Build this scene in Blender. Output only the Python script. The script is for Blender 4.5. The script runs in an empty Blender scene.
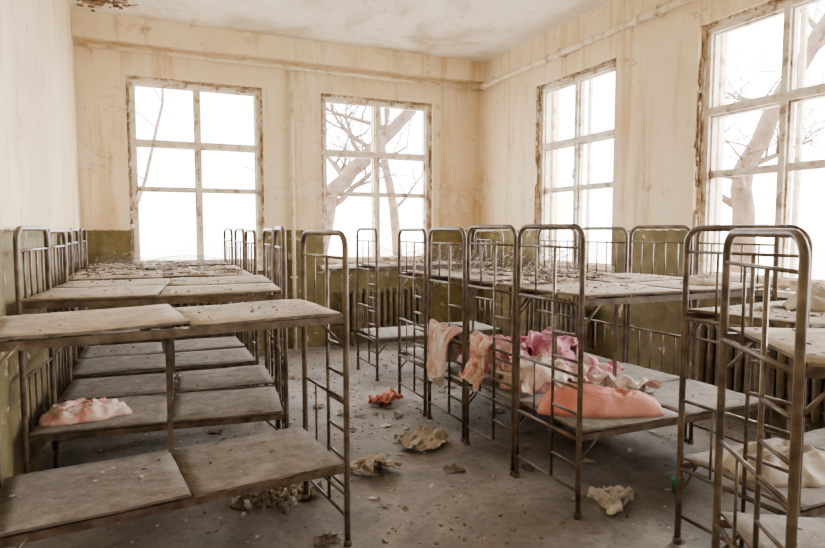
import bpy, math, random
from mathutils import Vector, Matrix, noise
random.seed(7)
scene = bpy.context.scene

# ---------------------------------------------------------------- materials
def new_mat(name):
    m = bpy.data.materials.new(name); m.use_nodes = True
    nt = m.node_tree
    return m, nt, nt.nodes['Principled BSDF']

def ramp(nt, fac, stops):
    r = nt.nodes.new('ShaderNodeValToRGB')
    el = r.color_ramp.elements
    while len(el) < len(stops): el.new(0.5)
    for e, (p, c) in zip(el, stops):
        e.position = p; e.color = (c[0], c[1], c[2], 1)
    nt.links.new(fac, r.inputs[0]); return r.outputs[0]

def nz(nt, vec, scale, detail=6, rough=0.6, dist=0.0):
    n = nt.nodes.new('ShaderNodeTexNoise')
    n.inputs['Scale'].default_value = scale; n.inputs['Detail'].default_value = detail
    n.inputs['Roughness'].default_value = rough; n.inputs['Distortion'].default_value = dist
    nt.links.new(vec, n.inputs['Vector']); return n.outputs['Fac']

def mix(nt, fac, a, b, mode='MIX'):
    n = nt.nodes.new('ShaderNodeMix'); n.data_type = 'RGBA'; n.blend_type = mode
    for s, v in ((0, fac), (6, a), (7, b)):
        if hasattr(v, 'is_linked') or hasattr(v, 'links'): nt.links.new(v, n.inputs[s])
        elif s == 0: n.inputs[0].default_value = v
        else: n.inputs[s].default_value = (v[0], v[1], v[2], 1)
    return n.outputs[2]

def bump(nt, h, bsdf, s=0.3, d=0.02):
    b = nt.nodes.new('ShaderNodeBump'); b.inputs['Strength'].default_value = s; b.inputs['Distance'].default_value = d
    nt.links.new(h, b.inputs['Height']); nt.links.new(b.outputs[0], bsdf.inputs['Normal'])

def mathn(nt, op, a, b=0.0):
    n = nt.nodes.new('ShaderNodeMath'); n.operation = op
    for i, v in enumerate((a, b)):
        if hasattr(v, 'links'): nt.links.new(v, n.inputs[i])
        else: n.inputs[i].default_value = v
    return n.outputs[0]

def posvec(nt, world=True):
    if world:
        return nt.nodes.new('ShaderNodeNewGeometry').outputs['Position']
    return nt.nodes.new('ShaderNodeTexCoord').outputs['Object']

def simple(name, stops, scale=8, rough=0.8, bs=0.2, bd=0.01, metal=0, world=False, detail=6, bscale=None):
    m, nt, b = new_mat(name)
    p = posvec(nt, world)
    c = ramp(nt, nz(nt, p, scale, detail), stops)
    nt.links.new(c, b.inputs['Base Color'])
    b.inputs['Roughness'].default_value = rough; b.inputs['Metallic'].default_value = metal
    bump(nt, nz(nt, p, bscale or scale*3, 6), b, bs, bd)
    return m

def wall_material():
    m, nt, b = new_mat('painted_plaster')
    p = posvec(nt)
    big = nz(nt, p, 0.9, 5, 0.6, 0.4)
    med = nz(nt, p, 4, 8, 0.7)
    cream = ramp(nt, big, [(0.3, (0.74,0.56,0.34)), (0.5, (0.81,0.67,0.45)), (0.7, (0.86,0.76,0.57))])
    spot = ramp(nt, med, [(0.0, (0.28,0.19,0.11)), (0.32, (0.50,0.37,0.23)), (0.40, (1,1,1)), (1, (1,1,1))])
    cream = mix(nt, 0.85, cream, spot, 'MULTIPLY')
    pk = nz(nt, p, 1.3, 9, 0.6, 0.5)
    rim = ramp(nt, pk, [(0.59,(1,1,1)),(0.605,(0.66,0.52,0.36)),(0.618,(1,1,1))])
    cream = mix(nt, 0.5, cream, rim, 'MULTIPLY')
    cream = mix(nt, mathn(nt,'MULTIPLY',mathn(nt,'GREATER_THAN',pk,0.61),0.4), cream, (0.84,0.78,0.66))
    mp = nt.nodes.new('ShaderNodeMapping'); mp.inputs['Scale'].default_value = (5, 5, 0.45)
    nt.links.new(p, mp.inputs['Vector'])
    drip = ramp(nt, nz(nt, mp.outputs[0], 1.0, 7, 0.65), [(0.0,(0.40,0.27,0.14)),(0.37,(0.70,0.55,0.35)),(0.48,(1,1,1))])
    cream = mix(nt, 0.65, cream, drip, 'MULTIPLY')
    green = ramp(nt, med, [(0.3, (0.065,0.048,0.02)), (0.5, (0.135,0.108,0.043)), (0.7, (0.22,0.18,0.08))])
    sep = nt.nodes.new('ShaderNodeSeparateXYZ'); nt.links.new(p, sep.inputs[0])
    zz = mathn(nt, 'ADD', sep.outputs[2], mathn(nt, 'MULTIPLY', mathn(nt, 'SUBTRACT', nz(nt, p, 14, 4), 0.5), 0.05))
    f = mathn(nt, 'LESS_THAN', zz, 1.5)
    chip = mathn(nt, 'GREATER_THAN', nz(nt, p, 6, 8, 0.65, 0.5), 0.62)
    g2 = mix(nt, chip, green, (0.40,0.33,0.22))
    col = mix(nt, f, cream, g2)
    nt.links.new(col, b.inputs['Base Color'])
    b.inputs['Roughness'].default_value = 0.85
    bump(nt, med, b, 0.25, 0.02)
    return m

def ceiling_material():
    m, nt, b = new_mat('stained_ceiling_plaster')
    p = posvec(nt)
    a = nz(nt, p, 0.8, 8, 0.65, 0.8)
    c = ramp(nt, a, [(0.30, (0.34,0.26,0.17)), (0.40, (0.54,0.45,0.34)), (0.50, (0.74,0.69,0.60)), (0.7, (0.86,0.83,0.78))])
    d = ramp(nt, nz(nt, p, 5, 8, 0.7), [(0.25,(0.45,0.36,0.26)),(0.44,(1,1,1))])
    nt.links.new(mix(nt, 0.7, c, d, 'MULTIPLY'), b.inputs['Base Color'])
    b.inputs['Roughness'].default_value = 0.9
    bump(nt, nz(nt, p, 3, 8, 0.7), b, 0.5, 0.04)
    return m

def floor_material():
    m, nt, b = new_mat('dusty_concrete')
    p = posvec(nt)
    a = nz(nt, p, 1.6, 9, 0.68, 0.6)
    c = ramp(nt, a, [(0.3, (0.080,0.068,0.058)), (0.45, (0.150,0.135,0.121)), (0.58, (0.235,0.215,0.198)), (0.75, (0.36,0.335,0.31))])
    d = ramp(nt, nz(nt, p, 22, 8, 0.75), [(0.3,(0.38,0.34,0.31)),(0.5,(1,1,1)),(0.72,(1.0,0.98,0.95))])
    nt.links.new(mix(nt, 0.75, c, d, 'MULTIPLY'), b.inputs['Base Color'])
    b.inputs['Roughness'].default_value = 0.7
    bump(nt, nz(nt, p, 18, 8, 0.75), b, 0.5, 0.02)
    return m

def board_material(name, stops):
    m, nt, b = new_mat(name)
    p = posvec(nt)
    g = nz(nt, p, 3.2, 8, 0.7, 0.8)
    c = ramp(nt, g, stops)
    dirt = ramp(nt, nz(nt, p, 13, 9, 0.78, 0.3), [(0.28,(0.26,0.20,0.165)),(0.46,(0.73,0.69,0.65)),(0.58,(1,1,1))])
    c = mix(nt, 0.85, c, dirt, 'MULTIPLY')
    dust = ramp(nt, nz(nt, p, 45, 6, 0.8), [(0.58,(0,0,0)),(0.68,(1,1,1))])
    c = mix(nt, mathn(nt,'MULTIPLY',dust,0.4), c, (0.55,0.50,0.43))
    nt.links.new(c, b.inputs['Base Color'])
    b.inputs['Roughness'].default_value = 0.85
    bump(nt, nz(nt, p, 40, 6, 0.7), b, 0.4, 0.01)
    return m

def cloth_material(name, c1, c2, scale=5, lo=0.42, hi=0.56):
    m, nt, b = new_mat(name)
    p = posvec(nt, False)
    c = ramp(nt, nz(nt, p, scale, 5, 0.6, 0.3), [(lo, c1), (hi, c2)])
    d = ramp(nt, nz(nt, p, 9, 8, 0.7), [(0.3,(0.6,0.52,0.45)),(0.5,(1,1,1))])
    nt.links.new(mix(nt, 0.6, c, d, 'MULTIPLY'), b.inputs['Base Color'])
    b.inputs['Roughness'].default_value = 0.95
    bump(nt, nz(nt, p, 60, 5, 0.7), b, 0.4, 0.01)
    return m

M_wall = wall_material(); M_ceil = ceiling_material(); M_floor = floor_material()
M_metal = simple('rusty_painted_metal', [(0.35,(0.042,0.026,0.017)),(0.5,(0.095,0.064,0.043)),(0.70,(0.17,0.13,0.095))], 12, 0.42, 0.15, 0.003, 0.2)
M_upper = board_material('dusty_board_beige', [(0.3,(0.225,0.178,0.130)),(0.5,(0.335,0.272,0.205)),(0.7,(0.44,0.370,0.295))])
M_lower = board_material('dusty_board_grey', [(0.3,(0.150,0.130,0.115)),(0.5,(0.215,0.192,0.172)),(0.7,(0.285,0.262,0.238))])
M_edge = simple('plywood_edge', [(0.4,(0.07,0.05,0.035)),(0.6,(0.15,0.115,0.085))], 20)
M_plaster = simple('plaster_chips', [(0.35,(0.28,0.24,0.19)),(0.6,(0.56,0.51,0.44))], 9, 0.95)
M_leaf = simple('dead_leaves', [(0.4,(0.08,0.048,0.03)),(0.6,(0.19,0.14,0.095))], 9, 0.9)
M_win = simple('flaking_white_paint', [(0.36,(0.28,0.19,0.12)),(0.44,(0.64,0.55,0.43)),(0.6,(0.80,0.75,0.66))], 7, 0.6, 0.3, 0.006)
M_lin = simple('window_lining_paint', [(0.40,(0.16,0.10,0.06)),(0.50,(0.42,0.31,0.20)),(0.62,(0.76,0.67,0.53))], 6, 0.7, 0.4, 0.01)
M_wood = simple('bare_old_wood', [(0.35,(0.10,0.06,0.035)),(0.6,(0.28,0.18,0.11))], 14, 0.9, 0.5, 0.02)
M_pipe = simple('cream_pipe_paint', [(0.35,(0.53,0.41,0.27)),(0.5,(0.79,0.70,0.54))], 7, 0.5)
M_rad = simple('radiator_brown_paint', [(0.35,(0.06,0.046,0.024)),(0.6,(0.15,0.115,0.06))], 9, 0.6)
M_bark = simple('tree_bark', [(0.35,(0.05,0.032,0.022)),(0.65,(0.12,0.075,0.05))], 6, 0.95, 0.5, 0.03)
M_ground = simple('pale_ground', [(0.35,(0.45,0.40,0.33)),(0.65,(0.65,0.60,0.52))], 0.7, 0.95, world=True)
M_salmon = cloth_material('salmon_cloth', (0.62,0.23,0.19), (0.70,0.34,0.29))
M_pink = cloth_material('pink_floral_cloth', (0.58,0.20,0.24), (0.68,0.50,0.47), 9)
M_pale = cloth_material('pale_dirty_cloth', (0.57,0.37,0.33), (0.68,0.61,0.54), 6)
M_beige = cloth_material('beige_cloth', (0.34,0.29,0.235), (0.52,0.47,0.40), 5)
M_red = cloth_material('red_cloth', (0.45,0.13,0.09), (0.62,0.26,0.20), 6)
M_check = cloth_material('pink_white_cloth', (0.60,0.25,0.22), (0.68,0.54,0.48), 14)
M_mauve = cloth_material('magenta_cloth', (0.54,0.13,0.24), (0.68,0.34,0.40), 6)
M_paper = simple('dirty_paper', [(0.35,(0.30,0.275,0.24)),(0.6,(0.56,0.53,0.49))], 6, 0.9)
M_green = simple('green_plastic', [(0.4,(0.02,0.22,0.10)),(0.6,(0.04,0.34,0.16))], 6, 0.4)

# ---------------------------------------------------------------- mesh builder
class MB:
    def __init__(s): s.v=[]; s.f=[]; s.m=[]; s.s=[]
    def add(s, vs, fs, mat=0, smooth=False):
        o=len(s.v); s.v += [tuple(v) for v in vs]
        for f in fs:
            s.f.append(tuple(i+o for i in f)); s.m.append(mat); s.s.append(smooth)
    def box(s, a, b, mat=0):
        x0,y0,z0=a; x1,y1,z1=b
        s.add([(x0,y0,z0),(x1,y0,z0),(x1,y1,z0),(x0,y1,z0),(x0,y0,z1),(x1,y0,z1),(x1,y1,z1),(x0,y1,z1)],
              [(0,3,2,1),(4,5,6,7),(0,1,5,4),(1,2,6,5),(2,3,7,6),(3,0,4,7)], mat)
    def tube(s, pts, r, n=8, mat=0):
        P=[Vector(p) for p in pts]; rs = r if isinstance(r,(list,tuple)) else [r]*len(P)
        t0=(P[1]-P[0]).normalized()
        up=Vector((0,0,1)) if abs(t0.z)<0.9 else Vector((1,0,0))
        u=t0.cross(up).normalized(); vs=[]
        for i,p in enumerate(P):
            if i==0: t=t0
            elif i==len(P)-1: t=(P[i]-P[i-1]).normalized()
            else: t=((P[i]-P[i-1]).normalized()+(P[i+1]-P[i]).normalized()).normalized()
            u=(u-t*u.dot(t)).normalized(); w=t.cross(u)
            for k in range(n):
                a=2*math.pi*k/n
                vs.append(p+(u*math.cos(a)+w*math.sin(a))*rs[i])
        fs=[]
        for i in range(len(P)-1):
            for k in range(n):
                fs.append((i*n+k, i*n+(k+1)%n, (i+1)*n+(k+1)%n, (i+1)*n+k))
        s.add(vs, fs, mat, True)
        o=len(s.v)-len(vs)
        s.f.append(tuple(o+k for k in reversed(range(n)))); s.m.append(mat); s.s.append(False)
        s.f.append(tuple(o+(len(P)-1)*n+k for k in range(n))); s.m.append(mat); s.s.append(False)
    def chip(s, c, size, flat, mat, rnd):
        sx=size*rnd.uniform(.5,1.3); sy=size*rnd.uniform(.5,1.1); sz=size*flat*rnd.uniform(.5,1.4)
        a=rnd.uniform(0,6.28); ca,sa=math.cos(a),math.sin(a); n=rnd.choice([4,5,6])
        vs=[]
        for lev in (0,1):
            for k in range(n):
                q=2*math.pi*k/n; rr=rnd.uniform(.65,1.1)*(1 if lev==0 else .75)
                x=math.cos(q)*sx*.5*rr; y=math.sin(q)*sy*.5*rr
                vs.append((c[0]+x*ca-y*sa, c[1]+x*sa+y*ca, c[2]+(sz*rnd.uniform(.6,1.1) if lev else 0)))
        fs=[tuple(range(n,2*n)), tuple(reversed(range(n)))]+[(k,(k+1)%n,n+(k+1)%n,n+k) for k in range(n)]
        s.add(vs, fs, mat)
    def leaf(s, c, size, mat, rnd):
        a=rnd.uniform(0,6.28); ca,sa=math.cos(a),math.sin(a)
        L=size; W=size*.45; h=size*rnd.uniform(.1,.4)
        loc=[(-L/2,0,h),(0,-W/2,h*.5),(0,0,0.001),(0,W/2,h*.6),(L/2,0,h*.9)]
        vs=[(c[0]+x*ca-y*sa, c[1]+x*sa+y*ca, c[2]+z) for x,y,z in loc]
        s.add(vs, [(0,1,2),(0,2,3),(1,4,2),(2,4,3)], mat)
    def scrap(s, c, size, mat, rnd):
        a=rnd.uniform(0,6.28); ca,sa=math.cos(a),math.sin(a); n=5; off=rnd.uniform(0,99)
        vs=[];asp=rnd.uniform(.4,1)
        for i in range(n+1):
            for j in range(n+1):
                x=(i/n-.5)*size+size*.2*noise.noise(Vector((i*.8,j*.8,off))); y=(j/n-.5)*size*asp+size*.2*noise.noise(Vector((i*.8,j*.8,off+9)))
                z=.003+size*.25*abs(noise.noise(Vector((i*.6,j*.6,off+5))))
                vs.append((c[0]+x*ca-y*sa, c[1]+x*sa+y*ca, c[2]+z))
        s.add(vs,[(i*(n+1)+j,(i+1)*(n+1)+j,(i+1)*(n+1)+j+1,i*(n+1)+j+1) for i in range(n) for j in range(n) if not((i in(0,n-1)) and (j in (0,n-1)) and rnd.random()<.8)],mat)
    def board(s, x0,x1,y0,y1,z,th,mat,emat,rnd,dz=(0,0,0,0)):
        nx,ny=10,5; top=[]; bot=[]; ph=rnd.uniform(0,50)
        for i in range(nx+1):
            for j in range(ny+1):
                u=i/nx; w=j/ny
                zz=z+(dz[0]*(1-u)*(1-w)+dz[1]*u*(1-w)+dz[2]*u*w+dz[3]*(1-u)*w)+0.008*noise.noise(Vector((u*2+ph,w*2,ph)))
                jx = 0.008*noise.noise(Vector((w*5+ph,3,0))) if i in(0,nx) else 0
                jy = 0.006*noise.noise(Vector((u*7+ph,7,0))) if j in(0,ny) else 0
                top.append((x0+(x1-x0)*u+jx, y0+(y1-y0)*w+jy, zz+th)); bot.append((x0+(x1-x0)*u+jx, y0+(y1-y0)*w+jy, zz))
        n=len(top); idx=lambda i,j:i*(ny+1)+j
        ft=[(idx(i,j),idx(i+1,j),idx(i+1,j+1),idx(i,j+1)) for i in range(nx) for j in range(ny)]
        o=len(s.v); s.v+=top+bot
        for f in ft:
            s.f.append(tuple(o+k for k in f)); s.m.append(mat); s.s.append(True)
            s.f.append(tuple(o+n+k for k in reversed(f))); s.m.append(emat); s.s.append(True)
        ring=[idx(i,0) for i in range(nx+1)]+[idx(nx,j) for j in range(1,ny+1)]+[idx(i,ny) for i in range(nx-1,-1,-1)]+[idx(0,j) for j in range(ny-1,0,-1)]
        for a,b in zip(ring, ring[1:]+ring[:1]):
            s.f.append((o+n+a,o+n+b,o+b,o+a)); s.m.append(emat); s.s.append(False)
    def make(s, name, mats, loc=(0,0,0), rz=0.0):
        me=bpy.data.meshes.new(name); me.from_pydata(s.v,[],s.f)
        for m in mats: me.materials.append(m)
        me.polygons.foreach_set('material_index', s.m); me.polygons.foreach_set('use_smooth', s.s)
        me.update()
        o=bpy.data.objects.new(name, me); o.location=loc; o.rotation_euler=(0,0,math.radians(rz))
        scene.collection.objects.link(o); return o

# ---------------------------------------------------------------- room shell
XL,XR,YB,YF,ZC = -0.69,4.30,7.5,-2.2,3.8
T=0.35
W_B=[(-0.20,1.30),(2.02,3.58)]
W_R=[(4.78,6.14),(2.34,3.80),(0.0,1.42),(-1.9,-0.6)]
SZ,TZ=1.05,3.22

b=MB(); b.box((XL-T,YF-T,-0.2),(XR+T,YB+T,0)); b.make('floor',[M_floor])
b=MB(); b.box((XL-T,YF-T,ZC),(XR+T,YB+T,ZC+0.2)); b.make('ceiling',[M_ceil])
b=MB(); b.box((XL-T,YF-T,0),(XL,YB+T,ZC)); b.make('wall_left',[M_wall])
b=MB(); b.box((XL,YF-T,0),(XR+T,YF,ZC)); b.make('wall_front',[M_wall])
b=MB()
xs=XL
for a,c in W_B:
    b.box((xs,YB,0),(a,YB+T,ZC)); b.box((a,YB,0),(c,YB+T,SZ)); b.box((a,YB,TZ),(c,YB+T,ZC)); xs=c
b.box((xs,YB,0),(XR+T,YB+T,ZC)); b.make('wall_back',[M_wall])
b=MB()
ys=YF
for a,c in sorted(W_R):
    b.box((XR,ys,0),(XR+T,a,ZC)); b.box((XR,a,0),(XR+T,c,SZ)); b.box((XR,a,TZ),(XR+T,c,ZC)); ys=c
b.box((XR,ys,0),(XR+T,YB,ZC)); b.make('wall_right',[M_wall])
b=MB(); b.box((XL,YB-0.16,3.54),(XR,YB,ZC)); b.make('trim_1',[M_wall])

def window(name, w, loc, rz, seed):
    rnd=random.Random(seed); h=TZ-SZ; b=MB()
    d0,d1=0.06,0.16
    fw=0.035
    for (x0,x1,z0,z1) in ((0,fw,0,h),(w-fw,w,0,h),(fw,w-fw,0,fw),(fw,w-fw,h-fw,h)):
        b.box((x0,d0-0.02,z0),(x1,d1+0.03,z1),3)
    f2=fw+0.045
    for (x0,x1,z0,z1) in ((fw,f2,fw,h-fw),(w-f2,w-fw,fw,h-fw),(f2,w-f2,fw,f2),(f2,w-f2,h-f2,h-fw)):
        b.box((x0,d0,z0),(x1,d1,z1),0)
    cx=w/2
    b.box((cx-0.026,d0,f2),(cx+0.026,d1,h-f2),0)
    zt=2.49-SZ; zm=1.97-SZ
    b.box((f2,d0-0.008,zt-0.03),(w-f2,d1+.008,zt+0.03),0)
    b.box((f2,d0+0.02,zm-0.015),(w-f2,d1-0.02,zm+0.015),0)
    for xa,xb in ((f2,cx-0.026),(cx+0.026,w-f2)):
        for za,zb in ((f2,zm-0.015),(zm+0.015,zt-0.03),(zt+0.03,h-f2)):
            t=0.016
            b.box((xa,d0+.03,za),(xa+t,d1-.03,zb),0); b.box((xb-t,d0+.03,za),(xb,d1-.03,zb),0)
            b.box((xa+t,d0+.03,za),(xb-t,d1-.03,za+t),0); b.box((xa+t,d0+.03,zb-t),(xb-t,d1-.03,zb),0)
    b.box((cx-0.02,0.24,0),(cx+0.02,0.27,h),0); b.box((0,0.24,zt-.02),(w,0.27,zt+.02),0)
    b.box((0,0.24,0),(0.04,0.27,h),0); b.box((w-.04,0.24,0),(w,0.27,h),0)
    b.tube([(cx,d0,zm+.2),(cx,d0-.03,zm+.2),(cx,d0-.03,zm+.1)],0.008,6,1)
    b.box((-0.03,-0.09,-0.04),(w+0.03,-0.001,0.0),0)
    for i in range(420):
        side=rnd.choice([0,0,0,1,1,2,3]); z=rnd.uniform(0,h); x=rnd.uniform(0.02,w-.02)
        s_=rnd.uniform(.012,.042)
        if noise.noise(Vector((seed*3+side*5,z*2.2,0)))<-.12 and side<2: continue
        if side==0: b.chip((rnd.uniform(.004,.022),d0-.028-rnd.uniform(0,.02),z),s_,1.6,rnd.choice([1,1,1,2]),rnd)
        elif side==1: b.chip((w-rnd.uniform(.004,.018),d0-.028,z),s_,1.2,rnd.choice([1,1,2]),rnd)
        elif side==3: b.chip((x,d0-.028,h-rnd.uniform(.004,.03)),s_*.8,.8,rnd.choice([1,1,2]),rnd)
        else: b.chip((x,rnd.uniform(-.06,.03),0.0),s_,.5,2,rnd)
    return b.make(name,[M_win,M_wood,M_plaster,M_lin],loc,rz)
k=1
for a,c in W_B: window('window_%d'%k, c-a,(a,YB,SZ),0,k); k+=1
for a,c in W_R: window('window_%d'%k, c-a,(XR,c,SZ),-90,k); k+=1

# pipes
b=MB()
zp=3.47
b.tube([(XL+0.02,YB-0.06,zp+.01),(1.6,YB-0.06,zp),(4.16,YB-0.06,zp-0.01)],0.022,10)
b.tube([(4.16,YB-0.06,zp-.01),(4.20,YB-0.08,zp-.01),(XR-0.07,YB-0.14,zp-.01),(XR-0.07,4,zp-.02),(XR-0.07,YF+.05,zp-.03)],0.03,10)
for y in (7.0,5.6,4.2,2.8): 
    b.box((XR-0.1,y-.015,zp-.06),(XR-.002,y+.015,zp+.04)); b.tube([(XR-.07,y+.2,zp-.015),(XR-.07,y+.28,zp-.015)],0.042,10)
b.make('heating_pipe',[M_pipe])
b=MB()
b.tube([(1.64,YB-0.05,0),(1.64,YB-0.05,3.42)],0.024,10)
for z in (0.9,2.1,3.2): b.box((1.60,YB-.08,z),(1.68,YB-.002,z+.02))
b.make('riser_pipe',[M_pipe])

def radiator(loc, rz, n):
    b=MB(); p=0.085
    for i in range(n):
        x=i*p+.04
        for y in (0.05,0.13):
            b.tube([(x,y,.0),(x,y,.05),(x,y,.5),(x,y,.55)],[.02,.03,.03,.02],8)
        b.box((x-.012,.05,.03),(x+.012,.13,.07)); b.box((x-.012,.05,.48),(x+.012,.13,.52))
        b.box((x-.006,.06,.07),(x+.006,.12,.48))
    b.tube([(-.12,.09,.06),(n*p+.1,.09,.06)],.02,8); b.tube([(-.12,.09,.5),(n*p+.1,.09,.5)],.02,8)
    for x in (.12,n*p-.12):
        b.tube([(x,.09,.0),(x,.09,-.18)],.012,6)
        b.box((x-.03,.06,-.19),(x+.03,.12,-.18))
    return b.make('radiator',[M_rad],loc,rz)
radiator((0.0,YB-0.22,.19),0,13); radiator((2.25,YB-0.22,.19),0,13)
radiator((XR-0.22,6.05,.19),-90,13); radiator((XR-0.22,3.55,.19),-90,13)

# ---------------------------------------------------------------- bunk beds
def arch(x,W,H,r=.075):
    pts=[(x,0,0),(x,0,.4),(x,0,.9),(x,0,H-r)]
    for i in range(1,7):
        a=math.pi/2*i/6; pts.append((x,r-r*math.cos(a),H-r+r*math.sin(a)))
    pts.append((x,W-r,H))
    for i in range(1,7):
        a=math.pi/2*i/6; pts.append((x,W-r+r*math.sin(a),H-r+r*math.cos(a)))
    pts+= [(x,W,.9),(x,W,.4),(x,W,0)]
    return pts

def bunk(loc, rz, L=1.42, W=.57, lo=.42, up=1.13, H=1.5, ladder='L', seed=0, debris=70, mid=True, tilt=0.0, leaves=25):
    rnd=random.Random(seed); b=MB(); R=.0145
    for x,tag in ((0,'L'),(L,'R')):
        b.tube(arch(x,W,H+rnd.uniform(-.01,.01)),R,10)
        for y in (0,W): b.tube([(x,y,0),(x,y,.03)],.021,8)
        for z in (up-.03,lo-.03): b.tube([(x,0,z),(x,W,z)],.011,6)
        b.tube([(x,0,H-.11),(x,W,H-.11)],.008,6)
        b.tube([(x,0,lo+.30),(x,W,lo+.30)],.009,6)
        b.tube([(x,0,.14),(x,W,.14)],.009,6)
        if ladder==tag:
            y=W*.40
            b.tube([(x,y,.14),(x,y,H-.11)],.009,6)
            z=.28
            while z<up-.06:
                b.tube([(x,0,z),(x,y,z)],.0085,6); z+=.135
            b.tube([(x,W*.7,lo-.03),(x,W*.7,lo+.30)],.006,6)
            b.tube([(x,W*.7,up-.03),(x,W*.7,H-.11)],.006,6)
        else:
            for i in range(1,5):
                yy=W*i/5
                b.tube([(x,yy,up-.03),(x,yy,H-.11)],.006,6)
                b.tube([(x,yy,lo-.03),(x,yy,lo+.30)],.006,6)
        for zz in (up,lo):
            for y in (0,W):
                sx=1 if x==0 else -1
                b.tube([(x,y,zz-.16),(x+sx*.13,y,zz-.02)],.007,6)
    for z in (lo,up):
        for y in (0.004,W-.004):
            b.box((0,y-.010,z-.038),(L,y+.010,z-.005))
        for i in range(1,5):
            x=L*i/5; b.box((x-.012,0,z-.028),(x+.012,W,z-.008))
    if mid:
        b.box((L*.5-.012,W-.03,lo),(L*.5+.012,W-.02,up-.01))
    g=.004
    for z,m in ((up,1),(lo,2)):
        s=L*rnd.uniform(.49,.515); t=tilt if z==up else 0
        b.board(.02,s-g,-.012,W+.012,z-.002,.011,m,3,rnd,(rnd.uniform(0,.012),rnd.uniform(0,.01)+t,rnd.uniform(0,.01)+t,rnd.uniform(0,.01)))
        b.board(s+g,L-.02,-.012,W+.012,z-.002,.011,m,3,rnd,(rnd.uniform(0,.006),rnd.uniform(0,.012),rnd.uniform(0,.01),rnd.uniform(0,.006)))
        n=debris if z==up else debris//3
        for i in range(n):
            x=rnd.uniform(.05,L-.05); y=rnd.gauss(W*.55,W*.25)
            if 0.02<y<W-.02: b.chip((x,y,z+.011),rnd.choice([.006,.008,.012,.016,.022,.03]),.3,rnd.choice([4,4,4,5]),rnd)
        if debris>250 and z==up:
            for i in range(30):
                b.scrap((rnd.uniform(.1,L-.1),rnd.uniform(.08,W-.08),z+.014),rnd.uniform(.05,.16),rnd.choice([4,4,5,1]),rnd)
        for i in range(leaves if z==up else leaves//2):
            b.leaf((rnd.uniform(.05,L-.05),rnd.uniform(.03,W-.03),z+.014),rnd.uniform(.015,.035),rnd.choice([4,5,5]),rnd)
    return b.make('bunk_bed',[M_metal,M_upper,M_lower,M_edge,M_plaster,M_leaf],loc,rz)

# left row
bunk((-.57,2.49,0),6.6,1.40,.56,.40,1.11,1.48,ladder='R',seed=1,debris=130,tilt=.012)
bunk((-.63,3.64,0),-6,1.35,.57,ladder='R',seed=2,debris=110)
bunk((-.58,4.26,0),-3,1.37,.57,ladder='R',seed=3,debris=200)
bunk((-.60,5.00,0),-1,1.38,.57,ladder='R',seed=4,debris=300)
bunk((-.60,5.62,0),0,1.38,.57,ladder='R',seed=5,debris=400)
bunk((-.60,6.45,0),1,1.38,.57,ladder='R',seed=6,debris=400)
# right row
bunk((2.0,2.43,0),0,1.45,.57,.45,1.15,1.52,ladder='L',seed=11,debris=240)
bunk((2.0,3.04,0),0.5,1.45,.57,.44,1.15,1.52,ladder='L',seed=12,debris=300)
bunk((2.0,3.67,0),0,1.45,.57,.43,1.14,1.51,ladder='L',seed=13,debris=360)
bunk((2.0,4.32,0),-1,1.45,.57,.42,1.13,1.51,ladder='L',seed=14,debris=360)
bunk((2.03,5.52,0),1,1.45,.57,.42,1.13,ladder='L',seed=15,debris=360)
# near right
bunk((2.28,1.48,0),0,1.45,.56,.40,1.12,1.51,ladder='L',seed=16,debris=260)
bunk((1.68,1.10,0),-31,1.40,.56,.40,1.12,1.49,ladder='L',seed=17,debris=200)

# ---------------------------------------------------------------- textiles
def heap(name, c, sx, sy, h, rz, mat, seed, amp=.35, fr=4.0, dome=2.0, n=56):
    off=Vector((seed*7.3,seed*3.1,seed)); vs=[]; fs=[]
    rings=n//2; seg=n
    vs.append(None)
    def P(r,a):
        dx,dy=math.cos(a),math.sin(a)
        k=(abs(dx)**3+abs(dy)**3)**(-1/3)
        k*=1+.16*noise.noise(Vector((dx*1.6,dy*1.6,0))+off)+.06*noise.noise(Vector((dx*5,dy*5,2))+off)
        x=dx*k*r*sx/2; y=dy*k*r*sy/2
        prof=(1-r**dome)**.6
        q=Vector((x*fr*2,y*fr*2,0))+off
        q2=q+Vector((noise.noise(q*.7),noise.noise(q*.7+Vector((9,9,9))),0))*1.2
        rid=1-abs(noise.noise(q2))*2.2
        rid2=1-abs(noise.noise(q2*2.3+Vector((4,1,7))))*2
        z=h*prof*(1-amp+amp*(.7*rid+.3*rid2))+.25*h*prof*noise.noise(q*.5)
        x+=.02*noise.noise(q2*1.5)*r; y+=.02*noise.noise(q2*1.5+Vector((5,5,5)))*r
        return (x,y,max(z,.004 if r<1 else 0))
    vs[0]=P(0.0001,0)
    for i in range(1,rings+1):
        for j in range(seg): vs.append(P(i/rings,2*math.pi*j/seg))
    for j in range(seg): fs.append((0,1+j,1+(j+1)%seg))
    for i in range(rings-1):
        o=1+i*seg
        for j in range(seg): fs.append((o+j,o+seg+j,o+seg+(j+1)%seg,o+(j+1)%seg))
    fs.append(tuple(reversed([1+(rings-1)*seg+j for j in range(seg)])))
    b=MB(); b.add(vs,fs,0,True)
    return b.make(name,[mat],c,rz)

pil=[heap('pillow',(2.35,2.69,.466),.68,.33,.15,-27,M_salmon,3,.40,3.6,2.8,84)]
heap('pillow',(-.36,3.86,.436),.46,.30,.10,10,M_check,5,.6,5,2.2,80)
heap('pillow',(2.58,1.75,.418),.50,.36,.13,-10,M_beige,8,.5,4,2.4,80)
pil+=[heap('pillow',(2.36,3.33,.458),.50,.36,.16,5,M_check,31,.3,3.4,2.6,48),
      heap('pillow',(2.38,3.95,.446),.50,.38,.20,-10,M_pink,32,.3,3.4,2.6,48),
      heap('pillow',(2.94,3.96,.446),.44,.36,.20,15,M_mauve,33,.3,3.4,2.6,48)]

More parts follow.
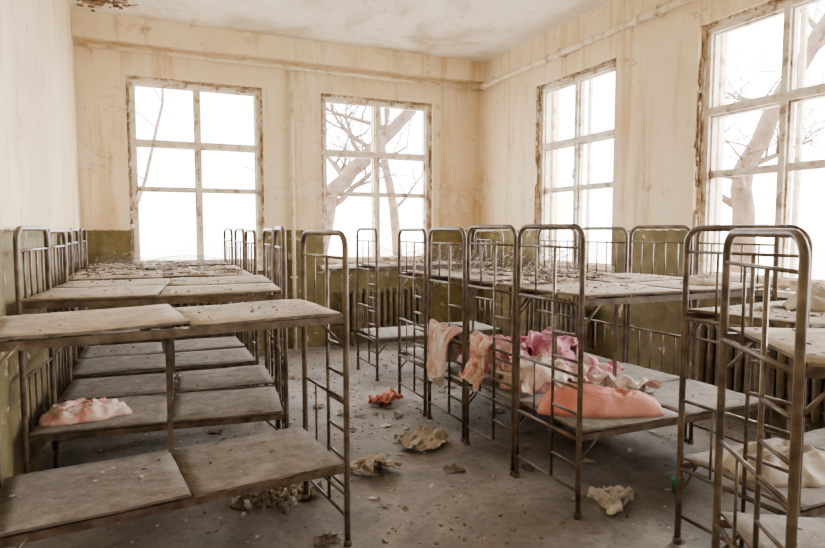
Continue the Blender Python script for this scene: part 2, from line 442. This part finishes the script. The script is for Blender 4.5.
# cloth simulation, run once and frozen into plain meshes
sims=[]; tmp=[]
def mk_col(o):
    o.modifiers.new('c','COLLISION'); o.collision.thickness_outer=.012; o.collision.cloth_friction=30
def collider(a,c):
    bb=MB(); bb.box(a,c); o=bb.make('tmp_collider',[M_floor]); mk_col(o); tmp.append(o)
collider((1,2,-.3),(4.3,6,0.0))
for y0,z in ((2.43,.45),(3.04,.44),(3.67,.43),(4.32,.42)):
    collider((2.0,y0-.01,z-.06),(3.45,y0+.60,z+.012))
for y0,z in ((3.04,.74),(3.67,.73)):
    collider((1.985,y0,.10),(2.010,y0+.57,z+.01))      # end frame with its bars
for o in pil: mk_col(o)
def crumple(name, c, sx, sy, cx, cy, rz, mat, seed, n=34, lift=.02, pinx=None):
    off=Vector((seed*4.7,seed*2.3,seed)); vs=[];fs=[]
    ca,sa=math.cos(math.radians(rz)),math.sin(math.radians(rz))
    def wave(ratio,freq,length):
        return math.sqrt(max(ratio*ratio-1,0))*length/(freq*1.0)*1.2
    fx,fy=20,17
    Ax=wave(sx/cx,fx,cx); Ay=wave(sy/cy,fy,cy)
    for i in range(n+1):
        for j in range(n+1):
            u=i/n-.5; v=j/n-.5
            x=u*cx; y=v*cy
            wx=noise.noise(Vector((v*2.2,seed,1)))*4; wy=noise.noise(Vector((u*2.2,seed,5)))*4
            z=Ax*math.sin(u*fx+wx)+Ay*math.sin(v*fy+wy)+.03*noise.noise(Vector((u*5,v*5,0))+off)
            if pinx is not None: z=z*.6
            x+=.04*noise.noise(Vector((u*4,v*4,4))+off); y+=.04*noise.noise(Vector((u*4,v*4,8))+off)
            vs.append((c[0]+x*ca-y*sa,c[1]+x*sa+y*ca,c[2]+lift+(Ax+Ay if pinx is None else (Ax+Ay)*.6)+z))
    for i in range(n):
        for j in range(n):
            o=i*(n+1)+j; fs.append((o,o+n+1,o+n+2,o+1))
    bb=MB(); bb.add(vs,fs,0,True); o=bb.make(name,[mat]); 
    m=o.modifiers.new('cloth','CLOTH'); s=m.settings
    s.quality=5; s.mass=.25; s.tension_stiffness=10; s.compression_stiffness=10; s.shear_stiffness=3; s.bending_stiffness=.06
    s.air_damping=3
    if pinx is not None:
        vg=o.vertex_groups.new(name='pin'); vg.add([i for i,v in enumerate(vs) if abs(v[0]-pinx)<cx/n*1.1],1.0,'REPLACE')
        s.vertex_group_mass='pin'
    cs=m.collision_settings; cs.use_self_collision=True; cs.self_distance_min=.007; cs.distance_min=.007; cs.collision_quality=2; cs.self_friction=15
    m.point_cache.frame_start=1; m.point_cache.frame_end=28
    sims.append(o)
crumple('blanket',(2.42,3.36,.66),1.0,.80,.70,.54,10,M_pale,1,40)
crumple('blanket',(2.46,3.95,.68),1.0,.85,.68,.54,-15,M_pink,2,40)
crumple('blanket',(2.94,3.98,.68),.9,.75,.60,.50,20,M_mauve,3,34)
crumple('blanket',(2.88,3.34,.50),.8,.65,.54,.44,40,M_pink,4,32)
crumple('hanging_blanket',(1.94,3.95,.755),.92,.60,.88,.46,0,M_pale,5,38,0,pinx=1.998)
crumple('hanging_blanket',(1.96,3.41,.765),.72,.34,.68,.26,0,M_check,14,30,0,pinx=1.998)
crumple('bed_sheet',(2.74,2.84,.49),.7,.38,.52,.27,10,M_pale,6,30)
crumple('blanket',(2.5,4.58,.47),.9,.6,.70,.46,5,M_pale,7,28)
crumple('cloth_rag',(1.86,4.76,.02),.54,.44,.38,.30,15,M_red,8,28)
crumple('cloth_rag',(1.76,3.78,.02),.58,.50,.42,.33,35,M_beige,9,30)
crumple('cloth_rag',(1.36,3.60,.01),.42,.36,.34,.27,20,M_beige,10,26)
crumple('torn_paper',(2.20,2.50,.01),.40,.30,.32,.24,20,M_paper,11,24)
crumple('torn_paper',(2.52,2.52,.01),.36,.32,.27,.24,50,M_paper,12,24)
scene.frame_start=1; scene.frame_end=28
for f in range(1,29): scene.frame_set(f)
dg=bpy.context.evaluated_depsgraph_get()
for o in sims:
    me=bpy.data.meshes.new_from_object(o.evaluated_get(dg))
    o.modifiers.clear(); o.data=me; o.vertex_groups.clear()
    for p in me.polygons: p.use_smooth=True
    m=o.modifiers.new('thick','SOLIDIFY'); m.thickness=.005; m.offset=1
    m=o.modifiers.new('sub','SUBSURF'); m.levels=1; m.render_levels=2
for o in tmp: bpy.data.objects.remove(o,do_unlink=True)
for o in pil: o.modifiers.clear()
scene.frame_set(1)

heap('cloth_rag',(.50,3.32,0),.26,.2,.07,20,M_leaf,24,.6,7)
heap('cloth_rag',(2.85,1.8,1.138),.34,.24,.10,20,M_beige,28,.6,5)
heap('cloth_rag',(3.2,2.7,1.168),.34,.24,.06,20,M_beige,29,.6,5)

# green cup
b=MB(); pr=[(0.0,.004),(.026,.004),(.030,0),(.036,.045),(.040,.075),(.037,.075),(.033,.045),(.027,.01),(0.0,.01)]
n=20; vs=[];fs=[]
for r,z in pr:
    for k_ in range(n): a=2*math.pi*k_/n; vs.append((max(r,.0005)*math.cos(a),max(r,.0005)*math.sin(a),z))
for i in range(len(pr)-1):
    for k_ in range(n): fs.append((i*n+k_,i*n+(k_+1)%n,(i+1)*n+(k_+1)%n,(i+1)*n+k_))
b.add(vs,fs,0,True)
b.tube([(.036,0,.06),(.06,0,.058),(.065,0,.04),(.055,0,.022),(.033,0,.02)],.005,6)
b.make('plastic_cup',[M_green],(2.74,2.46,0),40)

def netting(loc, L, Wd, z, rz, seed, bul=.12):
    b=MB(); nx,ny=int(L/.07),int(Wd/.07)
    off=Vector((seed*3.3,seed,0))
    def P(u,v):
        x=u*L; y=v*Wd
        return (x+.02*noise.noise(Vector((x*4,y*4,5))+off), y+.02*noise.noise(Vector((x*4,y*4,9))+off),
                z+bul*abs(noise.noise(Vector((x*2.0,y*2.0,0))+off))*2*(.25+math.sin(math.pi*v)*.75)+.004)
    for i in range(-ny,nx+1):
        for d in (1,-1):
            pts=[]
            for j in range(0,ny+1):
                u=(i+j if d==1 else i+ny-j)/nx
                if 0<=u<=1: pts.append(P(u,j/ny))
            if len(pts)>2: b.tube(pts,.0018,3)
    return b.make('wire_netting',[M_metal],loc,rz)
for i,(x,y,z,s,bu,L_) in enumerate([(2.05,3.07,1.17,1,.22,.75),(2.05,3.7,1.16,2,.3,1.2),(2.05,4.33,1.15,3,.32,1.3),(2.1,5.55,1.15,4,.28,1.3),(-.55,5.65,1.15,6,.10,.9),(-.55,6.48,1.15,7,.14,1.3)]):
    netting((x,y,z),L_,.5,0,0,s+10,bu)

# ---------------------------------------------------------------- floor debris
b=MB(); rnd=random.Random(99)
def dens(x,y):
    d=.2+.75*max(0,noise.noise(Vector((x*1.1,y*1.1,3)))+.25)
    if y>3.8: d+=.4
    return d
cnt=0
while cnt<6500:
    x=rnd.uniform(XL+.05,XR-.05); y=rnd.uniform(.9,YB-.05)
    if rnd.random()>dens(x,y): continue
    cnt+=1
    if rnd.random()<.8: b.chip((x,y,0),rnd.choice([.006,.008,.010,.014,.02,.026]),.22,rnd.choice([0,1,2,2]),rnd)
    else: b.leaf((x,y,0),rnd.uniform(.015,.045),rnd.choice([1,1,2]),rnd)
for i in range(150):
    x=rnd.uniform(.4,3.4); y=rnd.triangular(2.2,6.5,3.8)
    b.scrap((x,y,0.001),rnd.choice([.03,.04,.05,.06,.08,.11]),rnd.choice([0,3,1,1,2]),rnd)
for i in range(260):
    b.chip((rnd.gauss(.62,.12),rnd.gauss(3.28,.07),rnd.uniform(0,.03)),rnd.uniform(.02,.06),.6,rnd.choice([0,1,1,2]),rnd)
b.make('floor_debris',[M_plaster,M_leaf,M_floor,M_paper])

b=MB(); rnd=random.Random(5)
for i in range(70):
    x=rnd.gauss(-.40,.16); y=rnd.gauss(6.9,.2)
    if x<XL+.06 or y>7.25: continue
    b.chip((x,y,ZC-rnd.uniform(.0,.03)),rnd.uniform(.04,.12),.35,0 if rnd.random()<.7 else 1,rnd)
for i in range(5):
    x=rnd.uniform(-.6,-.2); b.tube([(x,6.9,ZC),(x+.1,6.85,ZC-.05),(x+.2,6.8,ZC-.04)],.006,5,0)
b.make('broken_ceiling_plaster',[M_wood,M_plaster])

# ---------------------------------------------------------------- outdoors
b=MB(); b.box((-60,-60,-.9),(80,80,-.6)); b.make('ground_outside',[M_ground])
def tree(path, r0, r1, seed, depth=3, bl=1.6, start=2):
    b=MB(); rnd=random.Random(seed)
    def br(p,d,l,r,dep):
        pts=[p]; rs=[r]; q=p.copy(); dd=d.copy()
        for i in range(6):
            dd=(dd+Vector((rnd.uniform(-.25,.25),rnd.uniform(-.25,.25),rnd.uniform(-.1,.18)))).normalized()
            q=q+dd*l/6; pts.append(q.copy()); rs.append(max(r*(1-.12*(i+1)),.006))
            if dep>0 and i>0:
                side=Vector((rnd.uniform(-1,1),rnd.uniform(-1,1),rnd.uniform(-.3,.8))).normalized()
                br(q.copy(),(dd*.6+side).normalized(),l*rnd.uniform(.45,.65),max(r*(1-.12*i)*.5,.006),dep-1)
        b.tube(pts,rs,6 if dep>1 else 4)
    P=[Vector(p) for p in path]; n=len(P)
    Q=[];
    for i in range(n-1):
        for k_ in range(4):
            t=k_/4; Q.append(P[i].lerp(P[i+1],t)+Vector((rnd.uniform(-.03,.03),rnd.uniform(-.03,.03),0)))
    Q.append(P[-1]); m=len(Q)
    R=[r0+(r1-r0)*i/(m-1) for i in range(m)]
    b.tube(Q,R,10)
    for i in range(start*2,m):
        if rnd.random()<.75:
            side=Vector((rnd.uniform(-1,1),rnd.uniform(-1,1),rnd.uniform(-.1,1))).normalized()
            br(Q[i].copy(),side,bl*rnd.uniform(.6,1.2),R[i]*.45,depth-1)
    return b.make('bare_tree',[M_bark])
tree([(2.4,10.8,-.6),(2.75,10.8,.9),(3.1,10.8,2.2),(3.9,10.8,3.0),(4.7,10.8,3.8),(5.4,10.9,5.2)],.20,.09,1,3,1.6)
tree([(5.6,13.5,-.6),(5.4,13.5,2),(5.0,13.5,4),(4.9,13.4,7)],.14,.05,2,3,1.8)
tree([(-.4,13,-.6),(-.2,13,2),(.3,13,4),(.4,13,7)],.05,.02,3,3,1.3)
tree([(7.0,5.35,-.6),(7.0,5.4,1.2),(7.05,5.45,2.3),(7.4,5.0,3.6),(8.2,4.6,5)],.17,.07,4,3,1.2)
tree([(10,9.5,-.6),(10,9.4,2),(9.9,9.2,4),(9.9,9,7)],.13,.05,5,3,1.8)

# ---------------------------------------------------------------- light
w=bpy.data.worlds.new('World'); scene.world=w; w.use_nodes=True
bg=w.node_tree.nodes['Background']; bg.inputs[0].default_value=(1.0,0.985,0.965,1); bg.inputs[1].default_value=25.0
def portal(loc, rot, sx, sy):
    l=bpy.data.lights.new('window_portal','AREA'); l.shape='RECTANGLE'; l.size=sx; l.size_y=sy; l.cycles.is_portal=True
    o=bpy.data.objects.new('window_portal',l); o.location=loc; o.rotation_euler=rot; scene.collection.objects.link(o)
for a,c in W_B: portal(((a+c)/2,YB+.33,(SZ+TZ)/2),(math.radians(-90),0,0),c-a,TZ-SZ)
for a,c in W_R: portal((XR+.33,(a+c)/2,(SZ+TZ)/2),(math.radians(90),0,math.radians(90)),c-a,TZ-SZ)
sl=bpy.data.lights.new('hazy_sun','SUN'); sl.energy=22; sl.angle=math.radians(50); sl.color=(1,.94,.84)
so=bpy.data.objects.new('hazy_sun',sl); scene.collection.objects.link(so)
so.rotation_euler=Vector((1.0,.15,.30)).to_track_quat('Z','Y').to_euler()

# ---------------------------------------------------------------- camera
cam=bpy.data.cameras.new('camera'); co=bpy.data.objects.new('camera',cam); scene.collection.objects.link(co)
cam.sensor_width=36; cam.lens=600/825*36; cam.clip_start=.05
co.location=(0,0,1.5); co.rotation_euler=(math.radians(90-4.19),0,math.radians(-23.6))
scene.camera=co
